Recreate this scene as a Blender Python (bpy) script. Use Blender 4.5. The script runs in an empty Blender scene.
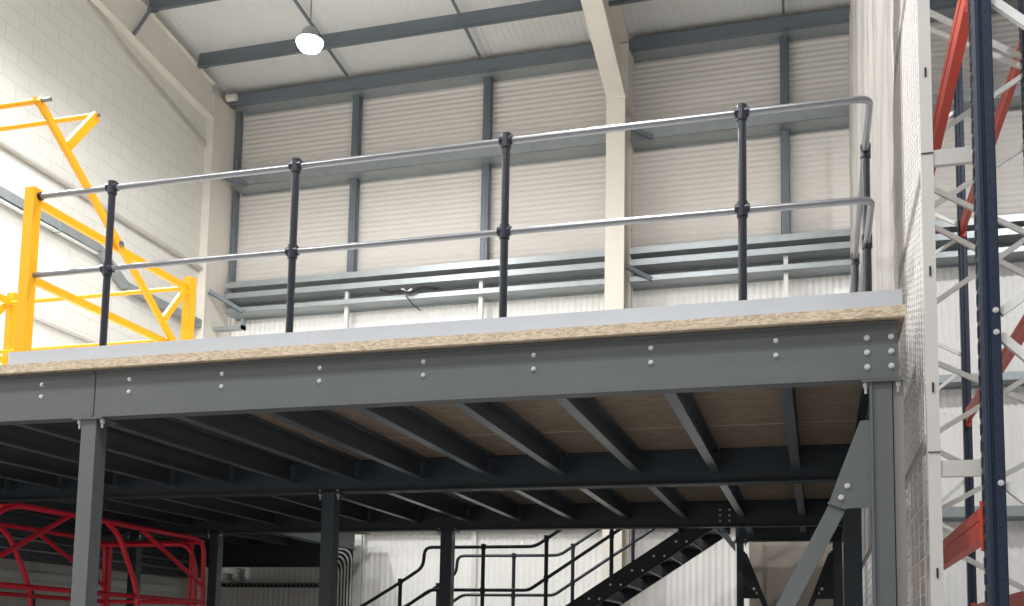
import bpy, bmesh, math, random
from mathutils import Vector, Matrix
random.seed(7)
S = bpy.context.scene
COL = S.collection
PI = math.pi

# ------------------------------------------------------------------ materials
def lin(c):
    return tuple((v/255/12.92 if v/255 <= .04045 else ((v/255+.055)/1.055)**2.4) for v in c) + (1,)

def mat(name, rgb, rough=.5, metal=0., var=.12, scale=6., bump=0., bscale=60., spec=.5, stretch=(1,1,1)):
    m = bpy.data.materials.new(name); m.use_nodes = True
    nt = m.node_tree; N = nt.nodes; L = nt.links
    b = N['Principled BSDF']
    b.inputs['Roughness'].default_value = rough; b.inputs['Metallic'].default_value = metal
    b.inputs['Specular IOR Level'].default_value = spec
    tc = N.new('ShaderNodeTexCoord'); mp = N.new('ShaderNodeMapping'); mp.inputs['Scale'].default_value = stretch
    L.new(tc.outputs['Object'], mp.inputs['Vector'])
    nz = N.new('ShaderNodeTexNoise'); nz.inputs['Scale'].default_value = scale; nz.inputs['Detail'].default_value = 5
    L.new(mp.outputs[0], nz.inputs['Vector'])
    mx = N.new('ShaderNodeMix'); mx.data_type = 'RGBA'
    c = lin(rgb)
    mx.inputs[6].default_value = tuple(v*(1-var) for v in c[:3])+(1,)
    mx.inputs[7].default_value = tuple(min(1, v*(1+var)) for v in c[:3])+(1,)
    L.new(nz.outputs['Fac'], mx.inputs[0]); L.new(mx.outputs[2], b.inputs['Base Color'])
    if bump:
        n2 = N.new('ShaderNodeTexNoise'); n2.inputs['Scale'].default_value = bscale
        L.new(tc.outputs['Object'], n2.inputs['Vector'])
        bp = N.new('ShaderNodeBump'); bp.inputs['Strength'].default_value = bump; bp.inputs['Distance'].default_value = .01
        L.new(n2.outputs['Fac'], bp.inputs['Height']); L.new(bp.outputs[0], b.inputs['Normal'])
    return m

M = {}
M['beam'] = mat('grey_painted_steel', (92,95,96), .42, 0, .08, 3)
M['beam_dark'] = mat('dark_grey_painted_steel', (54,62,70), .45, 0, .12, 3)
M['stair'] = mat('black_painted_steel', (26,30,36), .5, 0, .1, 5)
M['post'] = mat('black_tube', (38,41,50), .3, .1, .08, 9)
M['galv'] = mat('galvanised_tube', (140,140,144), .34, .8, .12, 20)
M['zinc'] = mat('galvanised_sheet', (160,166,168), .4, .5, .15, 8)
M['rail_zinc'] = mat('galvanised_purlin', (116,124,132), .5, .3, .14, 5, stretch=(.3,1,1))
M['toe'] = mat('toe_board_galvanised', (184,186,190), .45, .25, .06, 3)
M['bolt'] = mat('zinc_bolt', (222,222,222), .3, .6, .05, 30)
M['yellow'] = mat('yellow_paint', (240,168,6), .42, 0, .05, 6)
M['red'] = mat('red_paint', (218,34,56), .35, 0, .08, 6)
M['navy'] = mat('navy_paint', (25,37,56), .4, 0, .1, 8)
M['orange'] = mat('orange_paint', (196,70,52), .45, 0, .08, 10)
M['lace'] = mat('grey_bracing', (218,218,214), .4, .1, .06, 15)
M['angle'] = mat('brown_grey_steel', (132,126,124), .5, 0, .08, 5)  # lighter, browner grey for the strip right of the front column
M['guard'] = mat('light_grey_powder_coat', (188,184,180), .5, 0, .04, 6)
M['cream'] = mat('cream_painted_steel', (228,221,210), .5, 0, .05, 4)
M['black'] = mat('black_slot', (12,13,16), .7, 0, .05, 5)
M['clad_hi'] = mat('wall_liner_panel', (222,216,209), .5, 0, .05, 1.2)
M['clad_lo'] = mat('white_wall_cladding', (236,234,230), .5, 0, .04, 1.5)
M['clad_beige'] = mat('brown_grey_cladding', (150,140,130), .55, 0, .06, 1.5)
M['roof'] = mat('roof_liner', (228,227,224), .55, 0, .04, 1.5)
M['concrete'] = mat('concrete_floor', (172,172,170), .5, 0, .12, 1.2)
M['white'] = mat('white_trunking', (225,225,222), .5, 0, .04, 6)
M['dark_cable'] = mat('dark_cable', (40,38,38), .6, 0, .1, 6)
M['ledge'] = mat('painted_ledge', (190,184,176), .6, 0, .05, 6)

def osb(name, ca, cb, sc=70):
    m = bpy.data.materials.new(name); m.use_nodes = True
    nt = m.node_tree; N = nt.nodes; L = nt.links; b = N['Principled BSDF']
    tc = N.new('ShaderNodeTexCoord'); mp = N.new('ShaderNodeMapping'); mp.inputs['Scale'].default_value = (.5,1,1.6)
    L.new(tc.outputs['Object'], mp.inputs[0])
    v = N.new('ShaderNodeTexVoronoi'); v.inputs['Scale'].default_value = sc
    L.new(mp.outputs[0], v.inputs['Vector'])
    n = N.new('ShaderNodeTexNoise'); n.inputs['Scale'].default_value = 9; n.inputs['Detail'].default_value = 6
    L.new(tc.outputs['Object'], n.inputs['Vector'])
    sp = N.new('ShaderNodeSeparateColor'); L.new(v.outputs['Color'], sp.inputs[0])
    ad = N.new('ShaderNodeMath'); ad.operation = 'MULTIPLY_ADD'; ad.inputs[1].default_value = .7
    L.new(sp.outputs[0], ad.inputs[0])
    s2 = N.new('ShaderNodeMath'); s2.operation = 'MULTIPLY'; s2.inputs[1].default_value = .5
    L.new(n.outputs['Fac'], s2.inputs[0]); L.new(s2.outputs[0], ad.inputs[2])
    r = N.new('ShaderNodeValToRGB'); r.color_ramp.elements[0].color = lin(ca); r.color_ramp.elements[1].color = lin(cb)
    r.color_ramp.elements[0].position = .1; r.color_ramp.elements[1].position = .9
    L.new(ad.outputs[0], r.inputs[0]); L.new(r.outputs[0], b.inputs['Base Color'])
    b.inputs['Roughness'].default_value = .8
    return m
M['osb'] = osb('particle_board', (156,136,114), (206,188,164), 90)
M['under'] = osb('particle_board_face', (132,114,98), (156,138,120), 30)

def blockmat():
    m = bpy.data.materials.new('painted_blockwork'); m.use_nodes = True
    nt = m.node_tree; N = nt.nodes; L = nt.links; b = N['Principled BSDF']
    tc = N.new('ShaderNodeTexCoord'); sx = N.new('ShaderNodeSeparateXYZ'); cx = N.new('ShaderNodeCombineXYZ')
    L.new(tc.outputs['Object'], sx.inputs[0]); L.new(sx.outputs[1], cx.inputs[0]); L.new(sx.outputs[2], cx.inputs[1])
    br = N.new('ShaderNodeTexBrick'); br.inputs['Scale'].default_value = 1
    br.inputs['Brick Width'].default_value = .45; br.inputs['Row Height'].default_value = .225
    br.inputs['Mortar Size'].default_value = .006; br.inputs['Mortar Smooth'].default_value = .3
    br.inputs['Color1'].default_value = lin((223,220,212)); br.inputs['Color2'].default_value = lin((221,218,210))
    br.inputs['Mortar'].default_value = lin((204,199,190))
    L.new(cx.outputs[0], br.inputs['Vector'])
    nz = N.new('ShaderNodeTexNoise'); nz.inputs['Scale'].default_value = 1.1; L.new(tc.outputs['Object'], nz.inputs['Vector'])
    mr = N.new('ShaderNodeMapRange'); mr.inputs[3].default_value = .93; mr.inputs[4].default_value = 1.04
    L.new(nz.outputs['Fac'], mr.inputs[0])
    mx = N.new('ShaderNodeVectorMath'); mx.operation = 'SCALE'
    L.new(br.outputs['Color'], mx.inputs[0]); L.new(mr.outputs[0], mx.inputs['Scale'])
    L.new(mx.outputs[0], b.inputs['Base Color'])
    bp = N.new('ShaderNodeBump'); bp.inputs['Strength'].default_value = .4; bp.inputs['Distance'].default_value = .004; bp.invert = True
    L.new(br.outputs['Fac'], bp.inputs['Height']); L.new(bp.outputs[0], b.inputs['Normal'])
    b.inputs['Roughness'].default_value = .6
    return m
M['deck_top'] = mat('grey_bounce_coating', (205,205,202), .5, 0, .05, 4)  # unseen deck top, pale skin added to bounce neutral light onto the ceiling
M['block'] = blockmat()

def emis(name, rgb, k):
    m = bpy.data.materials.new(name); m.use_nodes = True
    b = m.node_tree.nodes['Principled BSDF']
    b.inputs['Base Color'].default_value = (1,1,1,1)
    b.inputs['Emission Color'].default_value = lin(rgb); b.inputs['Emission Strength'].default_value = k
    return m
M['lamp'] = emis('lamp_lens', (246,250,255), 40)

def sheetmat(name='clear_polythene', clear=.2, rgb=(206,202,198)):
    m = bpy.data.materials.new(name); m.use_nodes = True
    nt = m.node_tree; N = nt.nodes; L = nt.links
    b = N['Principled BSDF']; b.inputs['Base Color'].default_value = lin(rgb); b.inputs['Roughness'].default_value = .2
    tr = N.new('ShaderNodeBsdfTranslucent'); tr.inputs[0].default_value = lin((214,210,205))
    tp = N.new('ShaderNodeBsdfTransparent')
    m1 = N.new('ShaderNodeMixShader'); m1.inputs[0].default_value = .35
    L.new(b.outputs[0], m1.inputs[1]); L.new(tr.outputs[0], m1.inputs[2])
    m2 = N.new('ShaderNodeMixShader'); m2.inputs[0].default_value = clear
    L.new(m1.outputs[0], m2.inputs[1]); L.new(tp.outputs[0], m2.inputs[2])
    L.new(m2.outputs[0], N['Material Output'].inputs[0])
    tc = N.new('ShaderNodeTexCoord'); mp = N.new('ShaderNodeMapping'); mp.inputs['Scale'].default_value = (1,1,.15)
    L.new(tc.outputs['Object'], mp.inputs[0])
    n = N.new('ShaderNodeTexNoise'); n.inputs['Scale'].default_value = 4; n.inputs['Detail'].default_value = 6; n.inputs['Distortion'].default_value = 1.2
    L.new(mp.outputs[0], n.inputs[0]); bp = N.new('ShaderNodeBump'); bp.inputs['Strength'].default_value = .35; bp.inputs['Distance'].default_value = .06
    L.new(n.outputs[0], bp.inputs['Height']); L.new(bp.outputs[0], b.inputs['Normal'])
    return m
M['sheet'] = sheetmat()
M['sheet_clear'] = sheetmat('thin_polythene', .5, (226,224,220))
M['wire'] = mat('white_wire', (226,223,220), .4, 0, .04, 6)

# ------------------------------------------------------------------ mesh builder
class MB:
    def __init__(s): s.v = []; s.f = []; s.mi = []; s.sm = []
    def add(s, vs, fs, mi=0, smooth=False):
        o = len(s.v); s.v += [tuple(v) for v in vs]
        for f in fs: s.f.append([i+o for i in f]); s.mi.append(mi); s.sm.append(smooth)
        return s
    def box(s, x0, x1, y0, y1, z0, z1, mi=0):
        vs = [(x,y,z) for x in (x0,x1) for y in (y0,y1) for z in (z0,z1)]
        return s.add(vs, [(0,1,3,2),(4,6,7,5),(0,4,5,1),(2,3,7,6),(0,2,6,4),(1,5,7,3)], mi)
    def prism(s, pts, d, mi=0):
        """closed planar polygon pts (3D) extruded by vector d"""
        n = len(pts); P = [Vector(p) for p in pts]; d = Vector(d)
        vs = P+[p+d for p in P]
        fs = [tuple(range(n))[::-1], tuple(range(n, 2*n))]+[(i,(i+1)%n,n+(i+1)%n,n+i) for i in range(n)]
        return s.add(vs, fs, mi)
    def bar(s, a, b, w, h, up=(0,0,1), mi=0):
        """rectangular bar from a to b, w across, h along up"""
        a = Vector(a); b = Vector(b); t = (b-a).normalized(); u = Vector(up)
        r = t.cross(u)
        if r.length < 1e-5: r = t.cross(Vector((1,0,0)))
        r.normalize(); u = r.cross(t).normalized()
        q = [a+r*(i*w/2)+u*(j*h/2) for i,j in ((-1,-1),(1,-1),(1,1),(-1,1))]
        return s.prism(q, b-a, mi)
    def tube(s, pts, r, seg=10, mi=0, cap=True):
        P = [Vector(p) for p in pts]; n = len(P)
        if not isinstance(r, (list,tuple)): r = [r]*n
        T = []
        for i in range(n):
            t = (P[min(i+1,n-1)]-P[max(i-1,0)]); T.append(t.normalized())
        ref = Vector((0,0,1)) if abs(T[0].z) < .9 else Vector((1,0,0))
        u = T[0].cross(ref).normalized(); vs = []
        for i in range(n):
            u = (u-T[i]*u.dot(T[i])).normalized(); w = T[i].cross(u)
            for k in range(seg):
                a = 2*PI*k/seg; vs.append(P[i]+(u*math.cos(a)+w*math.sin(a))*r[i])
        fs = [(i*seg+k, i*seg+(k+1)%seg, (i+1)*seg+(k+1)%seg, (i+1)*seg+k) for i in range(n-1) for k in range(seg)]
        s.add(vs, fs, mi, True)
        if cap:
            s.add([vs[k] for k in range(seg)], [tuple(range(seg))[::-1]], mi)
            s.add([vs[(n-1)*seg+k] for k in range(seg)], [tuple(range(seg))], mi)
        return s
    def build(s, name, m, parent=None):
        me = bpy.data.meshes.new(name); me.from_pydata(s.v, [], s.f)
        for k in (m if isinstance(m, (list,tuple)) else [m]): me.materials.append(k)
        for p, i, q in zip(me.polygons, s.mi, s.sm): p.material_index = i; p.use_smooth = q
        bm = bmesh.new(); bm.from_mesh(me); bmesh.ops.recalc_face_normals(bm, faces=bm.faces); bm.to_mesh(me); bm.free()
        o = bpy.data.objects.new(name, me); COL.objects.link(o)
        if parent is not None:
            o.parent = parent
            root = parent; loc = Vector((0,0,0))
            while root is not None: loc = loc+Vector(root.location); root = root.parent
            if parent.get('_p'): o.matrix_parent_inverse = Matrix.Identity(4)
            else: o.matrix_parent_inverse = Matrix.Translation(-loc)
            o['_p'] = 1
        return o

def tag(o, label, cat, group=None):
    o['label'] = label; o['category'] = cat
    if group: o['group'] = group
    return o
def thing(name, label, cat, loc=(0,0,0), group=None):
    o = bpy.data.objects.new(name, None); COL.objects.link(o); o.location = loc; o.empty_display_size = .2
    return tag(o, label, cat, group)
def struct(name, mb, m):
    o = mb.build(name, m); o['kind'] = 'structure'; return o
def children(o): return [c for c in list(COL.objects) if c.parent == o]
def copy_tree(o, parent=None):
    c = o.copy(); COL.objects.link(c)
    if parent is not None: c.parent = parent; c.matrix_parent_inverse = o.matrix_parent_inverse.copy()
    for ch in children(o): copy_tree(ch, c)
    return c
def arc(c, r, a0, a1, ax1, ax2, n=7):
    c = Vector(c); ax1 = Vector(ax1); ax2 = Vector(ax2)
    return [c+ax1*(r*math.cos(a0+(a1-a0)*i/(n-1)))+ax2*(r*math.sin(a0+(a1-a0)*i/(n-1))) for i in range(n)]
def fillet(pts, r, n=5):
    """round the inner corners of a polyline"""
    P = [Vector(p) for p in pts]; out = [P[0]]
    for i in range(1, len(P)-1):
        a = (P[i-1]-P[i]); b = (P[i+1]-P[i]); d = min(r, a.length*.49, b.length*.49)
        p0 = P[i]+a.normalized()*d; p1 = P[i]+b.normalized()*d
        for k in range(n):
            t = k/(n-1); out.append(p0*(1-t)**2+P[i]*2*t*(1-t)+p1*t*t)
    out.append(P[-1]); return out
def bolt(parent, p, d, r=.011, name='bolt', m='bolt'):
    p = Vector(p); d = Vector(d).normalized(); b = MB()
    b.tube([p-d*.004, p+d*.003], r*1.5, 12); b.tube([p+d*.003, p+d*.012], r, 6)
    return b.build(name, M[m], parent)
ORD = ['first','second','third','fourth','fifth','sixth','seventh','eighth','ninth','tenth','eleventh','twelfth','thirteenth','fourteenth','fifteenth','sixteenth']

# ------------------------------------------------------------------ setting
ROOF_Y, ROOF_Z, ROOF_S = 13.72, 10.74, -.105      # roof liner height over y
def roofz(y): return ROOF_Z+ROOF_S*(y-ROOF_Y)
WX = -9.4; WY = 15.0
struct('floor', MB().box(-9.9, 9, -7, 15.3, -.2, 0), M['concrete'])
# block gable wall up to the ledge below the rafter
struct('wall_left', MB().prism([(WX,-7,0),(WX,15.3,0),(WX,15.3,roofz(15.3)+.02),(WX,-7,roofz(-7)+.02)], (-.3,0,0)), M['block'])

def ribbed_h(x0, x1, z0, z1, y, pitch, d):      # softly corrugated sheet, ribs level
    b = MB(); n = int((z1-z0)/pitch*6); prof = [(y+d*.5*math.sin(2*PI*i/6), z0+(z1-z0)*i/n) for i in range(n+1)]
    vs = [(x0,p[0],p[1]) for p in prof]+[(x1,p[0],p[1]) for p in prof]; n = len(prof)
    b.add(vs, [(i,i+1,n+i+1,n+i) for i in range(n-1)], 0, True)
    b.box(x0, x1, y+.04, y+.16, z0, z1)
    return b
def ribbed_v(x0, x1, z0, z1, y, pitch, d):      # corrugated sheet, ribs upright
    b = MB(); n = int((x1-x0)/pitch)*6; prof = [(x0+(x1-x0)*i/n, y+d*.5*math.sin(2*PI*i/6)) for i in range(n+1)]; n = len(prof)
    vs = [(p[0],p[1],z0) for p in prof]+[(p[0],p[1],z1) for p in prof]
    b.add(vs, [(i,i+1,n+i+1,n+i) for i in range(n-1)], 0, True)
    b.box(x0, x1, y+.04, y+.12, z0, z1)
    return b
# back wall: horizontal liner above the rails, upright white sheeting below
wb = ribbed_h(-9.4, 9, 7.28, roofz(15)+.05, WY, .082, .013)
wl = ribbed_v(-9.4, 9, 0, 7.28, WY, .09, .014)
o = len(wb.v); wb.v += wl.v
for f, q in zip(wl.f, wl.sm): wb.f.append([i+o for i in f]); wb.mi.append(1); wb.sm.append(q)
struct('wall_back', wb, [M['clad_hi'], M['clad_lo']])
# roof liner with ribs running up the slope
def ceiling():
    b = MB(); prof = []; x = -9.7; p = .1
    while x < 9:
        for f, dd in ((0,0),(.6,0),(.7,.004),(.9,.004)): prof.append((x+p*f, dd))
        x += p
    n = len(prof)
    for (ya, yb) in ((-7, 15.12),):
        vs = [(q[0], ya, roofz(ya)+q[1]) for q in prof]+[(q[0], yb, roofz(yb)+q[1]) for q in prof]
        b.add(vs, [(i,i+1,n+i+1,n+i) for i in range(n-1)])
    b.prism([(-9.7,-7,roofz(-7)+.03),(-9.7,15.12,roofz(15.12)+.03),(-9.7,15.12,roofz(15.12)+.15),(-9.7,-7,roofz(-7)+.15)], (18.7,0,0))
    return b
struct('ceiling', ceiling(), M['roof'])
# ledge line where the blockwork stops under the gable rafter, and a string course
struct('trim_1', MB().prism([(WX,8.0,11.15),(WX,11.255,10.12),(WX,12.119,9.85),(WX,14.3,9.42),(WX,14.3,9.52),(WX,12.119,9.95),(WX,11.255,10.22),(WX,8.0,11.25)], (.03,0,0)), M['ledge'])
struct('trim_2', MB().box(WX, WX+.035, 2, 14.3, 5.52, 5.56), M['ledge'])
struct('trim_3', MB().box(-6.86, -6.73, 14.86, 14.98, 0, 5.0).box(-6.72,-6.70,14.9,14.98,0,5.0), M['lace'])
struct('trim_4', MB().box(-4.97, -4.9, 14.94, 14.99, 0, 5.0), M['lace'])
# brown-grey cladding behind the stair head
struct('wall_inner', ribbed_v(-.86, .42, 0, 3.12, 14.0, .32, .012), M['clad_beige'])

# ------------------------------------------------------------------ building frame
def isec_v(x0, x1, y0, y1, z0, z1, tf=.022, tw=.014):   # I column, flanges facing y
    xm = (x0+x1)/2
    return MB().box(x0,x1,y0,y0+tf,z0,z1).box(x0,x1,y1-tf,y1,z0,z1).box(xm-tw/2,xm+tw/2,y0+tf,y1-tf,z0,z1)
c = thing('building_column', 'cream painted steel column rising behind the handrail in the middle of the back wall', 'column', (-2.72,14.5,0), 'portal columns')
isec_v(-2.862, -2.588, 14.3, 14.88, 0, 9.44).build('column_shaft', M['cream'], c)
MB().box(-2.875,-2.575,14.28,14.88,9.44,9.465).build('cap_plate', M['cream'], c)
isec_v(-2.8, -2.57, 14.645, 14.88, 9.465, 10.56).build('column_head', M['cream'], c)
MB().box(-2.9,-2.55,14.2,14.95,0,.03).build('base_plate', M['cream'], c)
def rafter(xa, xb, pts_bot, tf=.022):
    b = MB(); xm = (xa+xb)/2
    bot = pts_bot; top = [(y, roofz(y)-.2) for y, z in bot]
    # bottom flange, web, top flange following the roof
    for (p, q) in zip(bot[:-1], bot[1:]):
        b.prism([(xa,p[0],p[1]),(xa,q[0],q[1]),(xa,q[0],q[1]+tf),(xa,p[0],p[1]+tf)], (xb-xa,0,0))
    web = [(xm-.008,y,z+tf) for y,z in bot]+[(xm-.008,y,z) for y,z in top[::-1]]
    b.prism(web, (.016,0,0))
    p, q = top[0], top[-1]
    b.prism([(xa,p[0],p[1]),(xa,q[0],q[1]),(xa,q[0],q[1]+tf),(xa,p[0],p[1]+tf)], (xb-xa,0,0))
    return b
r = thing('roof_rafter', 'cream haunched roof rafter leaning forward from the middle column', 'rafter', (-2.72,14.3,9.45), 'roof rafters')
rafter(-2.862, -2.588, [(14.6,9.466),(14.27,9.466),(12.56,9.87),(11.4,10.12),(9.0,10.5),(-6,12.05)]).build('rafter_beam', M['cream'], r)
MB().box(-2.86,-2.59,14.56,14.59,9.488,roofz(14.6)-.225).build('end_plate', M['cream'], r)
g = thing('building_column', 'cream corner column where the block wall meets the back wall', 'column', (-9.33,14.5,0), 'portal columns')
isec_v(-9.4, -9.26, 14.2, 14.98, 0, roofz(14.98)-.25, tw=.02).build('column_shaft', M['cream'], g)
MB().box(-9.32,-9.28,14.222,14.958,0,roofz(14.96)-.25).build('web_plate', M['cream'], g)
r = thing('roof_rafter', 'grey-white gable rafter running up along the top of the block wall', 'rafter', (-9.33,14.2,9.9), 'roof rafters')
rafter(-9.4, -9.26, [(14.2,9.92),(11.3,10.15),(9.0,10.45),(-6,12.1)]).build('rafter_beam', M['cream'], r)

# purlins
def zpurlin(x0, x1, yb, zt, h=.22, lip=.03, w=.07, t=.004, m='rail_zinc'):
    b = MB()
    b.box(x0,x1,yb-t/2,yb+t/2,zt-h,zt).box(x0,x1,yb,yb+w,zt-t,zt).box(x0,x1,yb-w,yb,zt-h,zt-h+t)
    b.box(x0,x1,yb-w,yb-w+t,zt-h,zt-h+lip).box(x0,x1,yb+w-t,yb+w,zt-lip,zt)
    return b
for (y, x0, x1, h, lab) in ((12.42,-9.25,8.8,.24,'grey steel purlin crossing the roof corner at the very top edge'),
                            (13.72,-9.25,8.8,.25,'grey steel purlin passing behind the bright lamp')):
    p = thing('roof_purlin', lab, 'purlin', (x0,y,roofz(y)), 'roof purlins')
    zpurlin(x0, x1, y, roofz(y)+.0, h).build('purlin_channel', M['rail_zinc'], p)
    MB().box(-9.26,-9.1,y-.012,y-.004,roofz(y)-.26,roofz(y)-.02).build('cleat', M['rail_zinc'], p)
for y, dz in ((10.7,0),(8.9,0),(7.1,0)):
    p = thing('roof_purlin', 'grey steel purlin high above the viewer, %s from the back wall' % {10.7:'fourth',8.9:'fifth',7.1:'sixth'}[y], 'purlin', (-9.25,y,roofz(y)), 'roof purlins')
    zpurlin(-9.25, 8.8, y, roofz(y)).build('purlin_channel', M['rail_zinc'], p)
p = thing('eaves_beam', 'grey steel eaves beam under the roof edge against the back wall', 'beam', (-9.0,14.6,10.4))
b = MB(); b.box(-9.22,8.8,14.6,14.606,10.345,10.51).box(-9.22,8.8,14.606,14.7,10.345,10.351).box(-9.22,8.8,14.606,14.7,10.504,10.51)
b.build('beam_channel', M['rail_zinc'], p)
MB().tube([(-9.25,14.54,10.43),(-9.08,14.54,10.43)], .06, 14).build('end_stub', M['cream'], p)
# gable kicker strut
tag(MB().bar((-9.2,12.36,10.64),(-9.27,12.12,10.12),.07,.03).build('fly_brace', M['rail_zinc']), 'short grey strut from the topmost purlin down to the gable rafter', 'brace')
# sheeting rails
def srail(lab, z_f0, z_f1, y_f, h_s, x0, x1, name='sheeting_rail'):
    t = thing(name, lab, 'rail', (x0,y_f,z_f0), 'sheeting rails on the back wall')
    b = MB()
    b.box(x0,x1,y_f,y_f+.004,z_f0,z_f1)             # front lip
    b.box(x0,x1,y_f,14.985,z_f0,z_f0+.004)          # soffit web
    b.box(x0,x1,14.981,14.985,z_f0-.03,z_f0)
    b.box(x0,x1,y_f+.004,y_f+.02,z_f1-.004,z_f1)
    b.build('rail_channel', M['zinc'], t); return t
RAILS = [(7.235,7.335,'upper of the close pair'),(7.06,7.155,'lower of the close pair'),(6.82,6.9,'lowest rail above the deck edge'),(8.96,9.13,'mid-height rail'),
         (10.37,10.44,'top rail under the eaves'),(5.13,5.24,'upper rail on white sheeting'),(3.34,3.48,'lower rail on white sheeting')]
for z0, z1, w in RAILS:
    yf = 14.66 if z0 > 6.5 else 14.72
    srail('galvanised sheeting rail, %s, left of the middle column' % w, z0, z1, yf, .3, -9.17, -2.87)
    srail('galvanised sheeting rail, %s, right of the middle column' % w, z0, z1, yf, .3, -2.57, 8.8)
# upright ties between rails
for x, w in ((-7.08,'left'), (-4.86,'centre'), (-.385,'right'), (2.2,'far right')):
    t = thing('wall_tie_post', 'grey upright tie post on the liner wall, %s of the four' % w, 'post', (x,14.8,7.34), 'upright posts on the back wall')
    b = MB()
    for (za, zb) in ((7.34,8.96),(9.13,10.37)):
        b.box(x-.06,x-.054,14.86,14.98,za,zb).box(x+.054,x+.06,14.86,14.98,za,zb).box(x-.06,x+.06,14.86,14.866,za,zb)
        b.box(x-.012,x+.012,14.85,14.86,za,zb)
    b.build('post_channel', M['rail_zinc'], t)
    b = MB()
    for (za, zb) in ((3.48,5.13),(5.24,6.82),(6.9,7.06)): b.box(x-.03,x+.03,14.76,14.83,za,zb)
    b.build('lower_strut', M['lace'], t)
tag(MB().box(-9.25,-9.2,14.86,14.98,6.9,10.37).build('wall_angle', M['rail_zinc']), 'thin dark grey upright angle beside the corner column', 'angle')
# sag rods between the purlins
for x, w in ((-7.12,'lamp'), (-4.9,'middle'), (-.38,'right-hand')):
    t = thing('sag_bar', 'thin grey sag bar between purlins under the roof, %s one' % w if w != 'lamp' else 'thin grey sag bar between purlins just right of the bright lamp', 'bar', (x,13.2,10.6), 'roof sag bars')
    for ya, yb in ((12.44,13.66),(13.76,14.58)):
        MB().bar((x,ya,roofz(ya)-.12),(x,yb,roofz(yb)-.1),.035,.035).build('rod', M['rail_zinc'], t)
# kicker struts column - rail
for a, b_, lab in (((-2.6,14.55,7.02),(-2.25,14.68,6.84),'short grey strut from the middle column to the lowest rail'),
                  ((-2.6,14.45,9.10),(-2.25,14.68,8.97),'short grey strut from the middle column to the mid-height rail'),
                  ((-9.25,14.3,7.08),(-8.85,14.66,6.83),'short grey strut from the corner column to the lowest rail'),
                  ((-9.25,14.45,9.06),(-8.9,14.66,8.97),'short grey strut from the corner column to the mid-height rail')):
    tag(MB().bar(a, b_, .06, .06).build('column_strut', M['rail_zinc']), lab, 'strut', 'column struts')
# cable tangle on rail
t = thing('cable_coil', 'small tangle of white and dark cable tied to the lowest rail', 'cable', (-6.0,14.6,6.9))
MB().tube(fillet([(-6.45,14.62,7.0),(-6.25,14.6,6.93),(-6.1,14.58,6.95),(-5.95,14.58,6.88),(-5.8,14.6,6.98),(-5.5,14.64,6.96)],.08), .02, 8).build('dark_cable', M['dark_cable'], t)
MB().tube(fillet([(-6.08,14.61,6.97),(-6.0,14.6,6.9),(-5.92,14.62,6.96)],.03), .025, 8).build('white_cable', M['white'], t)
MB().tube(fillet([(-6.0,14.58,6.85),(-5.9,14.6,6.72),(-5.78,14.64,6.62)],.05), .01, 8).build('cable_tail', M['dark_cable'], t)

# trunking and pipes on the block wall
def wallrun(lab, pts, w, h, m='zinc', name='cable_trunking', cat='trunking'):
    t = thing(name, lab, cat, pts[0]); b = MB()
    for p, q in zip(pts[:-1], pts[1:]): b.bar(p, q, w, h)
    b.build('trunking_body', M[m], t); return t
t = wallrun('galvanised cable trunking stepping down along the white block wall', [(-9.33,6.0,6.88),(-9.33,11.72,6.82),(-9.33,12.33,6.5),(-9.33,14.2,6.52)], .09, .12)
for yy in (7.2,8.4,9.6,10.9):
    MB().box(-9.4,-9.28,yy,yy+.03,6.73,6.97).build('bracket', M['zinc'], t)
MB().box(-9.36,-9.30,6.0,11.7,6.735,6.755).build('lower_edge', M['white'], t)
tag(MB().tube([(-9.35,5.0,7.5),(-9.35,14.2,7.42)], .035, 10).build('wall_pipe', M['ledge']), 'painted horizontal pipe high on the white block wall', 'pipe')
tag(MB().box(-9.26,-8.75,14.5,14.62,6.5,6.56).box(-8.78,-8.75,14.5,14.62,6.5,6.66).build('trunking_bracket', M['zinc']), 'small grey bracket at the foot of the corner column above the deck edge', 'bracket')

# ------------------------------------------------------------------ lamps
def lamp(x, y, z, lab):
    t = thing('high_bay_lamp', lab, 'lamp', (x,y,z), 'round high-bay lamps')
    MB().tube([(x,y,z+.2),(x,y,z+.16),(x,y,z+.06),(x,y,z+.03)], [.07,.1,.12,.17], 24).build('lamp_housing', M['zinc'], t)
    MB().tube([(x,y,z+.03),(x,y,z),(x,y,z-.06),(x,y,z-.1)], [.165,.165,.13,.05], 24).build('lamp_lens', M['lamp'], t)
    MB().tube([(x,y,z+.2),(x,y,roofz(y)-.02)], .008, 6).build('hanging_cable', M['galv'], t)
    return t
LAMPS = [(-6.05,11.3,9.03,'round high-bay lamp shining brightly below the roof purlins'),
         (-8.0,7.0,8.9,'round high-bay lamp above the yellow gate, out of the picture'),
         (-2.2,7.0,9.6,'round high-bay lamp above the middle of the deck, out of the picture'),
         (-6.5,1.0,9.8,'round high-bay lamp above the aisle at left, out of the picture'),
         (-1.5,1.6,9.8,'round high-bay lamp above the viewer, out of the picture'),
         (3.6,10.2,9.6,'round high-bay lamp behind the rack, out of the picture'),
         (4.2,3.0,9.8,'round high-bay lamp right of the viewer, out of the picture'),
         (-2.5,-4.0,10.2,'round high-bay lamp far behind the viewer, out of the picture')]
POW = [110, 640, 330, 480, 380, 330, 230, 380]
for (x, y, z, lab), pw in zip(LAMPS, POW):
    t = lamp(x, y, z, lab)
    ld = bpy.data.lights.new('lamp_light', 'AREA'); ld.shape = 'DISK'; ld.size = .34; ld.energy = pw; ld.color = (.985,.993,1)
    lo = bpy.data.objects.new('lamp_light', ld); COL.objects.link(lo); lo.location = (x,y,z-.12)

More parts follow.
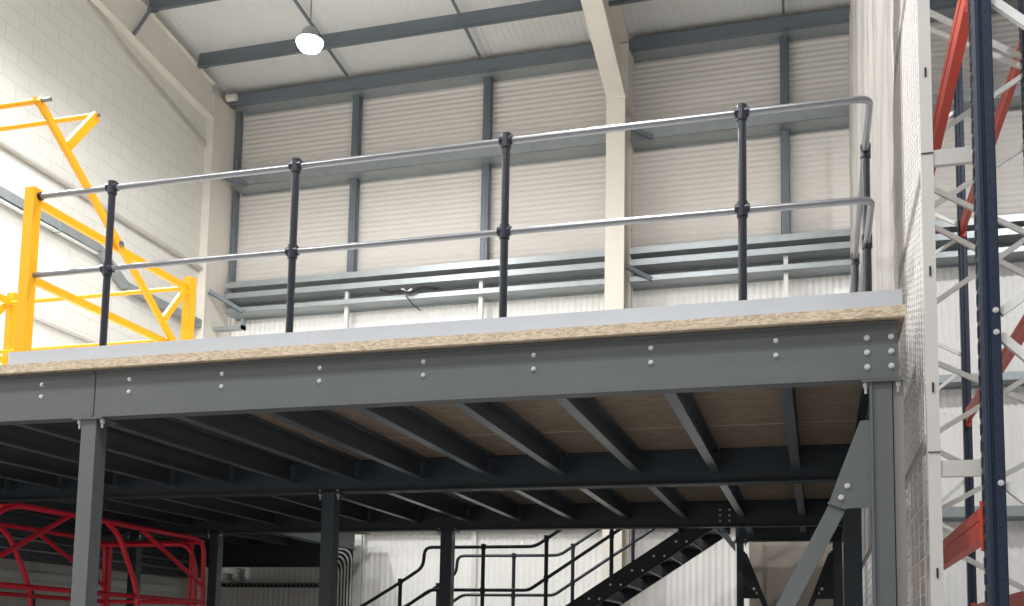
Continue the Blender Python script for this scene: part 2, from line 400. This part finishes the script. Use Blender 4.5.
# ------------------------------------------------------------------ mezzanine floor
ZB = 2.906      # underside of the main beams
ZT = 3.19       # top of the main beams
def cbeam(x0, x1, yf, depth=.09, z0=ZB, z1=ZT, web_front=True, tf=.01):
    """channel running along X with its flat web facing the viewer at yf"""
    b = MB()
    b.box(x0,x1,yf,yf+.008,z0,z1).box(x0,x1,yf+.008,yf+depth,z0,z0+tf).box(x0,x1,yf+.008,yf+depth,z1-tf,z1)
    return b
def ibeam(x0, x1, yc, w=.13, z0=ZB, z1=ZT, tf=.012):
    return MB().box(x0,x1,yc-w/2,yc+w/2,z0,z0+tf).box(x0,x1,yc-w/2,yc+w/2,z1-tf,z1).box(x0,x1,yc-.005,yc+.005,z0+tf,z1-tf)
JX = [-.19-.625*k for k in range(15)]
t = thing('edge_beam', 'long grey front beam of the raised floor with paired bolts, right of the joint', 'beam', (-4.176,5.3,ZB), 'front beams of the mezzanine')
cbeam(-4.176, .385, 5.3).build('beam_channel', M['beam'], t)
MB().box(-4.17,.385,5.285,5.3,ZT-.012,ZT).box(-4.17,.385,5.29,5.3,ZB,ZB+.012).build('beam_flange', M['beam'], t)
for x in JX[:7]:
    for z in (3.052,3.127): bolt(t, (x,5.3,z), (0,-1,0), .0085)
for x in (.241,.352):
    for z in (2.969,3.041,3.113): bolt(t, (x,5.3,z), (0,-1,0), .0095)
t = thing('edge_beam', 'grey front beam of the raised floor running out of the left side of the picture', 'beam', (-9.3,5.3,ZB), 'front beams of the mezzanine')
cbeam(-9.35, -4.184, 5.3).build('beam_channel', M['beam'], t)
MB().box(-9.35,-4.19,5.285,5.3,ZT-.012,ZT).box(-9.35,-4.19,5.29,5.3,ZB,ZB+.012).build('beam_flange', M['beam'], t)
for x in JX[7:12]:
    for z in (3.052,3.127): bolt(t, (x,5.3,z), (0,-1,0), .0085)
def crossbeam(yc, x0, x1, lab, z0=ZB):
    t = thing('cross_beam', lab, 'beam', (x0,yc,z0), 'inner beams of the mezzanine')
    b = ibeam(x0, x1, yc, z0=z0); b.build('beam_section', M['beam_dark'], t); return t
c2 = crossbeam(8.56, -9.35, .36, 'dark steel beam crossing under the raised floor, second from the front')
c3 = crossbeam(11.68, -9.35, .36, 'dark steel beam crossing under the raised floor, third from the front, above the stair rails')
for x in (-1.02,-.92):
    for z in (2.97,3.03,3.09): bolt(c3, (x,11.612,z), (0,-1,0), .009)
crossbeam(13.3, -.98, .36, 'short dark beam at the stair head, at the back right under the floor')
crossbeam(14.4, -9.2, -7.02, 'deep dark beam low at the back left under the floor', 2.69)
def ybeam(x, y0, y1, lab):
    t = thing('side_beam', lab, 'beam', (x,y0,ZB), 'side beams of the mezzanine')
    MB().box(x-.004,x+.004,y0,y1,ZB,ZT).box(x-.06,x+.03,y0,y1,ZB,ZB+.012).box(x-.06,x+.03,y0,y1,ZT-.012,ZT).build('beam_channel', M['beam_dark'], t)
ybeam(.33, 5.4, 13.23, 'dark steel beam along the right edge under the raised floor')
ybeam(-6.45, 11.75, 14.0, 'dark steel beam edging the stair opening at the back left')
# joists: one Z/C purlin, copied
def joist(y0, y1, z0=3.0, z1=ZT, w=.065):
    b = MB()      # channel with lips, opening to the right
    b.box(-.003,.001,y0,y1,z0,z1).box(.001,w,y0,y1,z0,z0+.004).box(.001,w,y0,y1,z1-.004,z1)
    b.box(w-.004,w,y0,y1,z0+.004,z0+.02).box(w-.004,w,y0,y1,z1-.02,z1-.004)
    return b
def make_joist(y0, y1):
    t = thing('floor_joist', '', 'joist', (0,y0,3.0), '')
    joist(y0, y1).build('joist_channel', M['rail_joist'], t)
    # end cleats
    MB().box(-.012,-.003,y0,y0+.06,3.02,3.15).build('cleat', M['beam_dark'], t)
    MB().box(-.012,-.003,y1-.06,y1,3.02,3.15).build('cleat', M['beam_dark'], t)
    return t
M['rail_joist'] = mat('joist_galvanised', (112,120,128), .3, .6, .1, 4)
first = None
for bay, (y0, y1, xs) in enumerate(((5.392,8.495,JX), (8.625,11.615,JX), (11.745,14.33,[x for x in JX if x < -6.45]), (11.745,13.235,[JX[0]-.01,JX[1]]))):
    p = make_joist(y0, y1); n = len(xs)
    bn = ['front bay','middle bay','rear left bay','stair-head bay'][bay]
    for k, x in enumerate(xs):
        o = p if k == 0 else copy_tree(p)
        o.location.x = x
        o['label'] = 'galvanised floor joist under the deck in the %s, %s' % (bn, ORD[k]+' from its right end')
        o['group'] = 'floor joists in the %s' % bn
# deck boards
rows = [(5.235,7.615,-9.38,.415),(7.62,9.995,-9.38,.415),(10.0,11.77,-9.38,.415),(11.775,13.38,-.98,.415),(11.775,14.6,-9.38,-6.42)]
nm = ['front row with its raw edge showing above the long beam','second row back, over the joists','third row back, ending at the stair opening','stair-head landing at the back right','back left corner beside the stair opening']
for (y0,y1,x0,x1), w in zip(rows, nm):
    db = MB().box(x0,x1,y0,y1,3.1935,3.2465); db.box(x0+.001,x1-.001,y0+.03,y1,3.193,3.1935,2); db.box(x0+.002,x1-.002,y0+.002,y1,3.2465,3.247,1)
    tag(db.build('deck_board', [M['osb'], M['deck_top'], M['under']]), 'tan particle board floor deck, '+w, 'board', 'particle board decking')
# toe boards
t = tag(MB().box(-2.79,.407,5.296,5.300,3.247,3.345).build('toe_board', M['toe']), 'grey metal toe board along the deck edge, right-hand length ending by the white mesh', 'toe board', 'toe boards on the deck edge')
t = tag(MB().box(-4.83,-2.794,5.296,5.300,3.247,3.345).build('toe_board', M['toe']), 'grey metal toe board along the deck edge, left-hand length starting at the yellow post', 'toe board', 'toe boards on the deck edge')
tag(MB().box(.401,.405,5.302,13.3,3.247,3.345).build('toe_board', M['toe']), 'grey metal toe board running back along the right edge of the deck', 'toe board', 'toe boards on the deck edge')

# columns
def col(x0, x1, y0, y1, lab, m='beam', zt=ZB):
    t = thing('mezzanine_column', lab, 'column', ((x0+x1)/2,(y0+y1)/2,0), 'mezzanine columns')
    MB().box(x0,x1,y0,y1,.012,zt-.012).build('column_shaft', M[m], t)
    MB().box(x0-.05,x1+.05,y0-.02,y1+.05,zt-.012,zt).build('cap_plate', M[m], t)
    MB().box(x0-.07,x1+.07,y0-.07,y1+.07,0,.012).build('base_plate', M[m], t)
    for x in (x0-.028, x1+.028):
        bb = MB(); bb.tube([(x,y0+.02,zt-.012),(x,y0+.02,zt-.032)], .016, 6).tube([(x,y0+.02,zt-.032),(x,y0+.02,zt-.062)], .008, 8)
        bb.tube([(x,y0+.012,zt+.012),(x,y0+.012,zt+.026)], .013, 6)
        bb.build('bolt', M['bolt'], t)
    return t
col(-4.262, -4.158, 5.302, 5.405, 'grey square column under the front beam at left')
fc = col(.262, .353, 5.312, 5.41, 'grey column under the right end of the front beam with a bolted gusset')
MB().box(.25,.262,5.30,5.42,.012,ZB-.012).build('column_flange', M['beam'], fc)
MB().box(.358,.405,5.33,5.42,.012,ZB-.012).build('column_angle', M['angle'], fc)
for xa, xb, ya, lab in ((-4.243,-4.125,8.5,'dark column under the second beam, behind and right of the front left column'),(-4.255,-4.115,11.62,'dark column under the third beam in front of the stair rails'),
               (.19,.325,8.5,'dark column under the second beam just behind the gusset at right'),(-8.5,-8.39,11.62,'dark column behind the red tubular frame'),
               (-7.33,-7.21,11.62,'dark column in the gloom at the right end of the red frame'),(-.965,-.885,13.25,'slim dark column at the stair head'),(.17,.28,13.25,'dark column at the back right corner under the floor'),
               (-8.5,-8.39,8.5,'dark column near the block wall under the second beam')):
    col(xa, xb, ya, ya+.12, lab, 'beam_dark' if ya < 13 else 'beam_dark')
# knee brace at front right
t = thing('knee_brace', 'grey diagonal brace running down left from the bolted gusset on the right front column', 'brace', (.2,5.33,2.4), 'diagonal braces')
MB().prism([(.205,5.335,2.712),(.262,5.335,2.712),(.262,5.335,2.285),(.129,5.335,2.282),(.055,5.335,2.313),(.108,5.335,2.46)], (0,.012,0)).build('gusset_plate', M['beam'], t)
MB().bar((.092,5.373,2.288),(-1.05,5.373,.07),.05,.082,(1,0,-.5)).build('brace_tube', M['beam'], t)
MB().bar((.05,5.345,2.313),(.135,5.345,2.280),.02,.012).build('end_plate', M['beam'], t)
MB().box(-1.16,-.96,5.3,5.44,0,.02).build('foot_plate', M['beam'], t)
for p in ((.141,5.335,2.392),(.111,5.335,2.336)): bolt(t, p, (0,-1,0), .0095)
def backbrace(x, sx, lab):
    t = thing('knee_brace', lab, 'brace', (x,13.2,2.3), 'diagonal braces')
    MB().prism([(x,13.22,2.78),(x+sx*.02,13.22,2.78),(x+sx*.26,13.22,2.2),(x,13.22,2.2)], (0,.012,0)).build('gusset_plate', M['stair'], t)
    MB().bar((x+sx*.02,13.19,2.74),(x+sx*1.05,13.19,.06),.04,.06,(1,0,0)).build('brace_tube', M['stair'], t)
    for dx, dz in ((.17,2.27),(.13,2.32)): bolt(t, (x+sx*dx,13.215,dz), (0,-1,0), .012)
backbrace(-.885, 1, 'dark knee brace on the slim stair-head column leaning right')
backbrace(.17, -1, 'dark knee brace on the back right column leaning left')

# ------------------------------------------------------------------ handrail on the deck
YH = 5.36
hr = thing('deck_handrail', 'galvanised two-bar handrail on black posts along the front edge of the deck, turning at right', 'handrail', (-1.6,YH,3.25))
XC = .279
top = [(-4.72,YH,4.372),(-2.9,YH,4.368),(-.35,YH,4.372),(XC,YH,4.37),(XC,9.4,4.375)]
MB().tube(fillet(top,.07,7), .0185, 12).build('top_rail', M['galv'], hr)
mid = [(-4.735,YH,3.855),(-2.9,YH,3.85),(-.35,YH,3.843),(XC,YH,3.838),(XC,9.4,3.84)]
MB().tube(fillet(mid,.07,7), .0185, 12).build('middle_rail', M['galv'], hr)
MB().tube([(-4.735,YH,4.372),(-4.715,YH,4.372)], .026, 12).build('end_flange', M['post'], hr)
def hpost(x, y, zt=4.375, zm=3.852, ax=(1,0,0)):
    p = MB().tube([(x,y,3.26),(x,y,zt)], .0225, 14).build('post', M['post'], hr)
    a = Vector(ax)*.038
    for z in (zt, zm):
        v = Vector((x,y,z))
        MB().tube([v-a, v+a], .0265, 14).tube([v-Vector((0,0,.045)), v+Vector((0,0,.036))], .029, 14).build('clamp', M['post'], p)
    b = MB().tube([(x,y,3.247),(x,y,3.262)], .055, 16).tube([(x,y,3.262),(x,y,3.3)], .03, 14); b.build('base_flange', M['post'], p)
    MB().tube([(x-.004,y,zt+.034),(x-.004,y,zt+.046)], .008, 6).build('set_screw', M['bolt'], p)
    return p
for x in (-4.19,-2.925,-1.635,-.354): hpost(x, YH)
for y in (5.958,7.666): hpost(XC+.002, y, ax=(0,1,0))

# ------------------------------------------------------------------ yellow pallet gate
yg = thing('pallet_gate', 'yellow up-and-over pallet gate frame at the left end of the deck edge', 'safety gate', (-5.6,6.2,3.25))
def gframe(x, s):
    """side frame at x; s=+1 puts the swinging arm inside towards +X"""
    P = lambda y, z, dx=0: (x+dx, y, z)
    pf = MB().box(x-.036,x+.036,5.31,5.38,3.255,4.42).build('front_post', M['yellow'], yg)
    MB().box(x-.09,x+.09,5.305,5.45,3.247,3.257).build('foot_plate', M['yellow'], pf)
    pr = MB().box(x-.036,x+.036,7.06,7.13,3.255,4.44).build('rear_post', M['yellow'], yg)
    MB().box(x-.09,x+.09,7.03,7.19,3.247,3.257).build('foot_plate', M['yellow'], pr)
    MB().bar(P(5.38,4.355,-s*.018),P(7.06,4.355,-s*.018),.03,.05).build('top_side_rail', M['yellow'], yg)
    MB().bar(P(5.38,3.845,-s*.018),P(7.06,3.845,-s*.018),.03,.05).build('middle_side_rail', M['yellow'], yg)
    xa = x+s*.014
    a = MB().bar((xa,5.31,5.005),(xa,6.93,3.84),.03,.05).build('swing_arm', M['yellow'], yg)
    MB().bar((xa-.001,5.61,4.83),(xa-.001,5.87,5.17),.026,.062).build('arm_branch', M['yellow'], a)
    MB().bar((xa-.001,6.76,4.0),(xa-.001,7.02,4.32),.026,.05).build('arm_branch', M['yellow'], a)
    MB().tube([(x-.04,6.19,4.375),(x+s*.04,6.19,4.375)], .022, 12).build('pivot_pin', M['galv'], a)
    return xa
xr = gframe(-4.768, 1); xl = gframe(-6.46, -1)
for y, z, w in ((5.33,5.0,'upper'),(5.86,5.17,'upper'),(7.04,4.34,'rear'),(6.9,3.88,'rear')):
    cb = MB().tube([(xl,y,z),(xr-.016,y,z)], .018, 12).build('cross_bar', M['yellow'], yg)
    if w == 'upper': MB().tube([(xr+.02,y,z),(xr+.085 if y < 5.5 else xr+.03,y,z)], .014, 12).build('end_stub', M['galv'], cb)
MB().prism([(xr-.018,5.28,5.0),(xr-.018,5.34,5.04),(xr-.018,5.36,5.0),(xr-.018,5.32,4.96)], (.002,0,0)).build('end_bracket', M['yellow'], yg)

# ------------------------------------------------------------------ red tubular frame below
rf = thing('tubular_cage', 'red tubular steel frame with rounded corners under the left of the deck', 'frame', (-6.4,8.2,0))
XA, XB = -5.97, -7.14
def rt(name, pts, r=.021, fr=.12): return MB().tube(fillet(pts, fr, 6), r, 12).build(name, M['red'], rf)
for X, off in ((XA,0),(XB,.0)):
    rt('side_hoop', [(X,6.2,.06),(X,6.2,2.28),(X,6.68,2.60),(X,9.36,2.585),(X,9.42,1.3),(X,9.42,.06)], .024, .16)
    rt('side_rail', [(X,6.2,1.975),(X,9.42,1.955)])
    rt('side_rail', [(X,6.2,1.2),(X,9.42,1.2)])
    rt('diagonal_tube', [(X,7.33,2.575),(X,6.2,1.975)])
    rt('diagonal_tube', [(X,8.35,2.57),(X,9.42,2.1)])
    rt('upright_tube', [(X,7.85,2.58),(X,8.0,2.5),(X,8.3,2.05),(X,8.36,1.7),(X,8.36,.06)], .024, .14)
    rt('base_rail', [(X,6.2,.05),(X,9.42,.05)])
for y, z in ((9.36,2.56),(9.42,1.955),(9.42,.05),(6.68,2.58),(6.2,.05),(6.2,1.975)):
    rt('cross_tube', [(XA,y,z),(XB,y,z)])
rt('end_hoop', [(XA-.1,9.40,.06),(XA-.1,9.40,2.3),(XA-.1,9.25,2.53),(XB+.05,9.25,2.53)], .022, .12)
rt('end_upright', [(XA-.16,9.4,2.56),(XA-.16,9.4,.06)], .02)
rt('end_upright', [(XB+.04,9.4,2.56),(XB+.04,9.4,.06)], .02)

# ------------------------------------------------------------------ staircase
st = thing('staircase', 'black steel staircase with landing climbing right behind the third beam', 'stairs', (-4,12.6,0))
SL = .657
def stringer(y, xa, za, xb, zb, lab='stringer'):
    h = .235
    o = MB().prism([(xa,y,za),(xb,y,zb),(xb,y,zb-h),(xa,y,za-h)], (0,.012,0)).prism([(xa,y,za),(xb,y,zb),(xb,y,zb-.012),(xa,y,za-.012)], (0,.05,0)).prism([(xa,y,za-h+.012),(xb,y,zb-h+.012),(xb,y,zb-h),(xa,y,za-h)], (0,.05,0)).build(lab, M['stair'], st)
    return o
def ztop(x): return 2.911+SL*(x+1.518)
near = stringer(12.0, -3.25, ztop(-3.25), -1.03, ztop(-1.03))
far = stringer(13.14, -3.25, ztop(-3.25), -1.03, ztop(-1.03))
stringer(12.0, -7.3, .18, -4.6, .18+SL*2.7, 'lower_stringer'); stringer(13.14, -7.3, .18, -4.6, .18+SL*2.7, 'lower_stringer')
n = 0; x = -3.1
while x < -1.0:
    z = ztop(x)-.05
    tr = MB().box(x-.02,x+.235,12.06,13.14,z-.004,z).box(x-.02,x-.016,12.06,13.14,z-.05,z).box(x+.231,x+.235,12.06,13.14,z-.035,z).build('tread', M['stair'], st)
    MB().box(x-.024,x-.0205,12.06,13.14,z-.05,z-.03).build('tread_nosing', M['stair'], tr)
    MB().box(x+.2355,x+.2365,12.06,13.14,z-.035,z-.028).box(x+.231,x+.235,12.06,13.14,z-.0365,z-.0355).build('tread_edge', M['zinc'], tr)
    for dx in (.05,.17): bolt(near, (x+dx,12.0,z-.02), (0,-1,0), .009)
    x += .25
x = -7.1
while x < -4.7:
    z = .18+SL*(x+7.3)-.04
    MB().box(x-.02,x+.235,12.06,13.14,z-.004,z).box(x-.02,x-.016,12.06,13.14,z-.05,z).build('tread', M['stair'], st); x += .25
for z in (2.62,2.69,2.76): pass
MB().box(-4.62,-3.2,12.0,13.19,1.60,1.65).box(-4.62,-3.2,12.0,12.012,1.45,1.65).box(-4.62,-3.2,13.17,13.19,1.45,1.65).build('landing', M['stair'], st)
for x in (-4.5,-3.35):
    for y in (12.04,13.1): MB().box(x-.04,x+.04,y-.04,y+.04,0,1.6).build('landing_leg', M['stair'], st)
MB().prism([(-1.06,11.97,2.88),(-.98,11.97,2.88),(-.885,11.97,2.74),(-.885,11.97,2.66)], (0,.02,0)).build('end_plate', M['zinc'], st)
def srails(y, xp, seg):
    zl, zm = 2.74, 2.225
    rt_ = [(-7.2,y,.95),(-4.93,y,2.29),(-4.60,y,2.5),(-4.585,y,zl),(-3.2,y,zl),(-3.06,y,zl+.09),(-1.0,y,zl+.09+SL*2.06)]
    MB().tube(fillet(rt_,.09,5), .021, 10).build('top_rail', M['post'], st)
    rm = [(-7.2,y,.45),(-4.5,y,zm),(-3.27,y,zm),(-1.0,y,zm+SL*2.27)]
    MB().tube(fillet(rm,.06,5), .021, 10).build('middle_rail', M['post'], st)
    for x, z0, z1 in seg:
        p = MB().tube([(x,y,z0),(x,y,z1)], .024, 12).build('stair_post', M['post'], st)
        zmm = zm if x < -3.3 and x > -4.55 else (zm+SL*(x+3.27) if x > -3.3 else .45+.657*(x+7.2))
        for z in (z1-.02, zmm):
            MB().tube([(x,y,z-.04),(x,y,z+.03)], .031, 12).build('clamp', M['post'], p)
E1 = lambda x: ztop(x)-.05
srails(11.98, 0, [(-5.95,.9,1.70),(-4.891,1.6,2.35),(-3.838,1.62,2.765),(-3.062,1.65,2.86),(-2.287,E1(-2.287),3.37),(-1.5,E1(-1.5),3.88)])
srails(13.2, 0, [(-5.9,.9,1.73),(-4.85,1.6,2.37),(-3.809,1.62,2.76),(-3.022,1.7,2.88),(-2.246,E1(-2.246),3.4),(-1.5,E1(-1.5),3.88)])

# ------------------------------------------------------------------ services on the back wall under the deck
tag(MB().box(-7.25,-6.87,14.92,14.975,0,3.06).build('backing_board', M['beam_dark']), 'dark backing board behind the bent conduits', 'board')
for k in range(6):
    xv = -6.885-.052*k; zh = 3.0-.05*k
    t = tag(MB().tube(fillet([(-8.6,14.86,zh),(xv,14.86,zh),(xv,14.86,.3)],.2,8), .016, 10).build('electrical_conduit', M['lace']),
        'bent grey conduit on the wall behind the dark column, %s of the nested six' % (['outermost','second','third','fourth','fifth','innermost'][k]), 'conduit', 'nested conduits')
t = thing('cable_tray', 'dark perforated cable tray along the shaded back wall', 'tray', (-8.9,14.85,2.42))
MB().box(-9.1,-7.27,14.80,14.98,2.41,2.42).box(-9.1,-7.27,14.80,14.806,2.41,2.465).build('tray_body', M['stair'], t)
b = MB()
for k in range(24): b.box(-9.0+.075*k,-8.965+.075*k,14.796,14.7995,2.43,2.448)
b.build('slot', M['zinc'], t)
for x, z, lab in ((-9.05,2.58,'small grey electrical box on the shaded wall, left one'),(-8.83,2.66,'small grey electrical box on the shaded wall, upper right one'),(-8.83,2.53,'small grey electrical box on the shaded wall, lower right one')):
    t = thing('switch_box', lab, 'box', (x,14.9,z), 'electrical boxes on the back wall')
    MB().box(x-.05,x+.05,14.86,14.98,z-.045,z+.045).build('box_body', M['zinc'], t)
    MB().box(x-.04,x+.04,14.852,14.86,z-.035,z+.035).build('box_cover', M['white'], t)
tag(MB().box(-9.39,-9.05,6,14.18,2.50,3.18).build('wall_bulkhead', M['beam_dark']), 'dark boxed bulkhead along the block wall just under the raised floor', 'bulkhead')
t = thing('cable_trunking', 'white trunking low on the block wall behind the red frame', 'trunking', (-9.35,8,2.35))
MB().box(-9.4,-9.3,7,13.9,2.27,2.36).build('trunking_body', M['white'], t)
for z, lab in ((2.72,'upper'),(2.6,'lower')):
    tag(MB().tube([(-9.025,7,z),(-9.025,13.9,z)], .02, 8).build('wall_pipe', M['galv']), 'thin metal pipe on the dark bulkhead above the white trunking, %s one' % lab, 'pipe')
tag(MB().tube(fillet([(-9.3,8.0,2.16),(-9.3,10.9,2.16),(-9.3,10.9,.2)],.15), .02, 8).build('wall_pipe', M['dark_cable']), 'dark bent pipe on the block wall below the white trunking', 'pipe')

# ------------------------------------------------------------------ mesh guard at right
mg = thing('mesh_guard', 'tall white wire mesh guard with pale grey end post on the side of the rack', 'mesh guard', (.5,5.1,0))
gx = .51
pp = MB().box(.486,.54,5.08,5.13,0,8.8).build('end_post', M['guard'], mg)
for z in (3.35,2.8,4.32,1.95): MB().box(.51,.518,5.074,5.08,z-.022,z+.022).build('slot', M['black'], pp)
for z, in ((2.50,),(3.92,),(5.25,),(6.55,),(7.85,)):
    MB().box(.487,.539,5.0755,5.08,z-.002,z+.002).build('panel_joint', M['black'], pp) if z < 5 else None
for z in (3.90,2.425):
    MB().box(.54,.708,5.09,5.12,z-.037,z+.037).build('link_arm', M['guard'], mg)
LV = [.05,1.3,2.6,3.92,5.25,6.55,7.85,9.1]
for y0, y1 in ((5.13,7.5),(7.5,9.9),(9.9,12.3),(12.3,14.6)):
    fr = MB()
    for z in LV: fr.box(gx-.014,gx+.014,y0,y1,z-.018,z+.018)
    fr.box(gx-.014,gx+.014,y1-.03,y1,0,9.1)
    fr.build('mesh_frame', M['guard'], mg)
    for za, zb in zip(LV[:-1], LV[1:]):
        b = MB(); fine = za > 2.5
        py, pz, r = (.12,.035,.0035) if fine else (.30,.09,.0026)
        y = y0+py/2
        while y < y1: b.box(gx-r,gx+r,y-r,y+r,za,zb); y += py
        z = za+pz/2
        while z < zb: b.box(gx-r+.004,gx+r+.004,y0,y1,z-r,z+r); z += pz
        b.build('wire_mesh', M['wire'], mg)

# polythene sheet hung on the guard
def sheet(xc=.445, y0=6.25, y1=13.3, z0=3.27, z1=9.0, k=1):
    b = MB(); ny, nz = 150, 46
    vs = []
    for j in range(nz+1):
        tz = j/nz; z = z0+(z1-z0)*tz
        for i in range(ny+1):
            ty = i/ny; y = y0+(y1-y0)*ty
            s = y+.18*math.sin(z*.9)+.10*(z-3.3)*(.4-ty)
            x = xc+k*(.016*math.sin(s*4.1)+.015*math.sin(s*9.7+1.3*math.sin(z*.7))+.008*math.sin(s*23+z*2.1))
            x += .004*math.sin(z*13+s*3)
            vs.append((x, y+.05*math.sin(z*1.7)*(1 if i in (0,) else .3), z))
    fs = [(j*(ny+1)+i, j*(ny+1)+i+1, (j+1)*(ny+1)+i+1, (j+1)*(ny+1)+i) for j in range(nz) for i in range(ny)]
    b.add(vs, fs, 0, True)
    return b
o = tag(sheet().build('polythene_sheet', M['sheet']), 'creased translucent plastic sheet hanging over the mesh guard behind the handrail corner', 'plastic sheet')
sm = o.modifiers.new('Solidify', 'SOLIDIFY'); sm.thickness = .0012
o = tag(sheet(.565, 5.55, 11.6, .1, 8.6, .6).build('polythene_sheet', M['sheet_clear']), 'translucent plastic sheet lining the rack side of the mesh guard beside the grey post', 'plastic sheet')
sm = o.modifiers.new('Solidify', 'SOLIDIFY'); sm.thickness = .0012

# ------------------------------------------------------------------ pallet racking
def upright(x0, x1, y, z1, parent, slots=True):
    """slotted upright, open towards +Y; slots on the side face and bolts in front"""
    b = MB(); t = .004; d = .095
    xm = x0+(x1-x0)*.42
    # folded front: two flats with a raised rib
    pr = [(x0,y+d),(x0,y+.006),(x0+.012,y),(xm-.008,y),(xm-.003,y+.008),(xm+.003,y+.008),(xm+.008,y),(x1-.008,y),(x1,y+.008),(x1,y+d)]
    n = len(pr); vs = [(p[0],p[1],0) for p in pr]+[(p[0],p[1],z1) for p in pr]
    b.add(vs, [(i,i+1,n+i+1,n+i) for i in range(n-1)])
    b.box(x0,x0+.018,y+d-t,y+d,0,z1).box(x1-.018,x1,y+d-t,y+d,0,z1)
    if slots:
        z = .1
        while z < z1:
            b.box(x0-.001,x0+.001,y+.03,y+.055,z,z+.035,1)                # keyholes on the aisle face
            b.box(x0-.004,x0,y+.062,y+.09,z-.004,z+.045)                 # pressed lips
            b.box(x1-.032,x1-.024,y-.001,y+.001,z+.01,z+.022,1)          # holes in the front face
            z += .075
    return b.build('upright', [M['navy'], M['black']], parent)
FY = [5.0, 8.7, 12.7]
labs = ['nearest blue rack frame with grey cross bracing, right edge of the picture','second blue rack frame seen behind the nearest upright','farthest blue rack frame seen between the grey mesh post and the nearest upright']
LACE = {5.0: [((.80,3.12),(1.6,3.7)),((.80,3.02),(1.6,2.2)),((.80,2.34),(1.6,1.62)),((.80,4.63),(1.6,3.85)),((.80,4.75),(1.6,5.4))],
 8.7: [((.78,6.90),(1.6,6.35)),((.78,6.74),(1.53,6.27)),((.78,5.64),(1.6,6.12)),((.78,5.07),(1.59,5.54)),((.78,5.38),(1.57,4.886)),((.78,5.08),(1.56,4.549)),((.78,4.26),(1.57,4.79)),((.78,3.94),(1.53,3.53)),((.78,3.23),(1.53,3.70)),((.78,3.24),(1.51,2.776)),((.78,2.62),(1.51,3.05)),((.78,2.5),(1.51,2.05))],
 12.7: [((.78,5.21),(1.55,4.736)),((.78,3.98),(1.55,4.637)),((.78,5.6),(1.57,6.096)),((.78,6.68),(1.55,6.187)),((.78,2.67),(1.50,3.40)),((.78,3.25),(1.5,2.8)),((.78,7.0),(1.5,7.5))]}
for y, lab in zip(FY, labs):
    t = thing('rack_frame', lab, 'rack frame', (.745,y,0), 'pallet rack frames')
    H = 8.6
    upright(.712, .796, y, H, t); upright(1.6, 1.69, y, H, t, y < 12)
    for x in (.75,1.645): MB().box(x-.07,x+.07,y-.03,y+.12,0,.008).build('base_plate', M['navy'], t)
    for k, ((xa,za),(xb,zb)) in enumerate(LACE[y]):
        if y > 12: xb *= 1.067; za = 1.6+(za-1.6)*1.067; zb = 1.6+(zb-1.6)*1.067
        elif y > 8: zb += (zb-za)*.06/.8; xb = max(xb, 1.61)
        MB().bar((xa,y+.05+.012*(k%2),za),(xb,y+.05+.012*(k%2),zb),.03,.038).build('brace_bar', M['lace'], t)
        bolt(t, (xa-.025,y,za), (0,-1,0), .009); 
def rbeam(x, y0, y1, z0, z1, lab):
    t = thing('rack_beam', lab, 'rack beam', (x,y0,z0), 'orange rack beams')
    w = .05
    MB().box(x-w/2,x+w/2,y0+.012,y1-.012,z0,z1).box(x-w/2-.004,x-w/2,y0+.012,y1-.012,z0+(z1-z0)*.62,z1-.004).build('beam_box', M['orange'], t)
    for y in (y0, y1-.008):
        MB().box(x-.024,x+.03,y,y+.012,z0-.05,z1+.03).build('end_connector', M['orange'], t)
    MB().box(x-w/2-.012,x-w/2-.004,y0+.02,y0+.035,z0+.06,z0+.075).build('locking_pin', M['orange'], t)
rbeam(.725,5.1,8.69,4.655,4.81,'orange rack beam slanting up past the grey mesh post at the top right')
rbeam(.725,5.1,8.69,2.10,2.245,'orange-red rack beam low beside the nearest blue upright')
rbeam(.725,8.8,12.69,4.655,4.81,'orange rack beam of the far front bay hidden behind the mesh at upper level')
for y0, y1, w in ((5.1,8.69,'near bay'),(8.8,12.69,'far bay')):
    for z, l in ((6.40,'highest'),(4.18,'middle'),(1.97,'lowest')):
        rbeam(1.645, y0, y1, z, z+.14, 'orange beam on the rear side of the rack, %s, %s' % (l, w))

# ------------------------------------------------------------------ light, camera, colour
w = bpy.data.worlds.new('World'); S.world = w; w.use_nodes = True
w.node_tree.nodes['Background'].inputs[0].default_value = (.98,.99,1,1)
w.node_tree.nodes['Background'].inputs[1].default_value = .35

cd = bpy.data.cameras.new('camera'); co = bpy.data.objects.new('camera', cd); COL.objects.link(co); S.camera = co
F, PX, PY = 1056.66, 512.0, 531.40
yaw, pitch, roll = -.28322, .105618, .0185975
f = Vector((math.sin(yaw)*math.cos(pitch), math.cos(yaw)*math.cos(pitch), math.sin(pitch)))
r = Vector((math.cos(yaw), -math.sin(yaw), 0)); u = r.cross(f)
r2 = r*math.cos(roll)+u*math.sin(roll); u2 = -r*math.sin(roll)+u*math.cos(roll)
co.matrix_world = Matrix(((r2.x,u2.x,-f.x,0),(r2.y,u2.y,-f.y,0),(r2.z,u2.z,-f.z,1.6),(0,0,0,1)))
cd.sensor_fit = 'HORIZONTAL'; cd.sensor_width = 36; cd.lens = F/1024*36
cd.shift_x = 0; cd.shift_y = (PY-303)/1024
cd.clip_start = .05; cd.clip_end = 100
vs = S.view_settings; vs.view_transform = 'Standard'; vs.look = 'None'; vs.gamma = 1; vs.use_curve_mapping = False
vs.exposure = -0.05
for o in COL.objects:
    if '_p' in o: del o['_p']
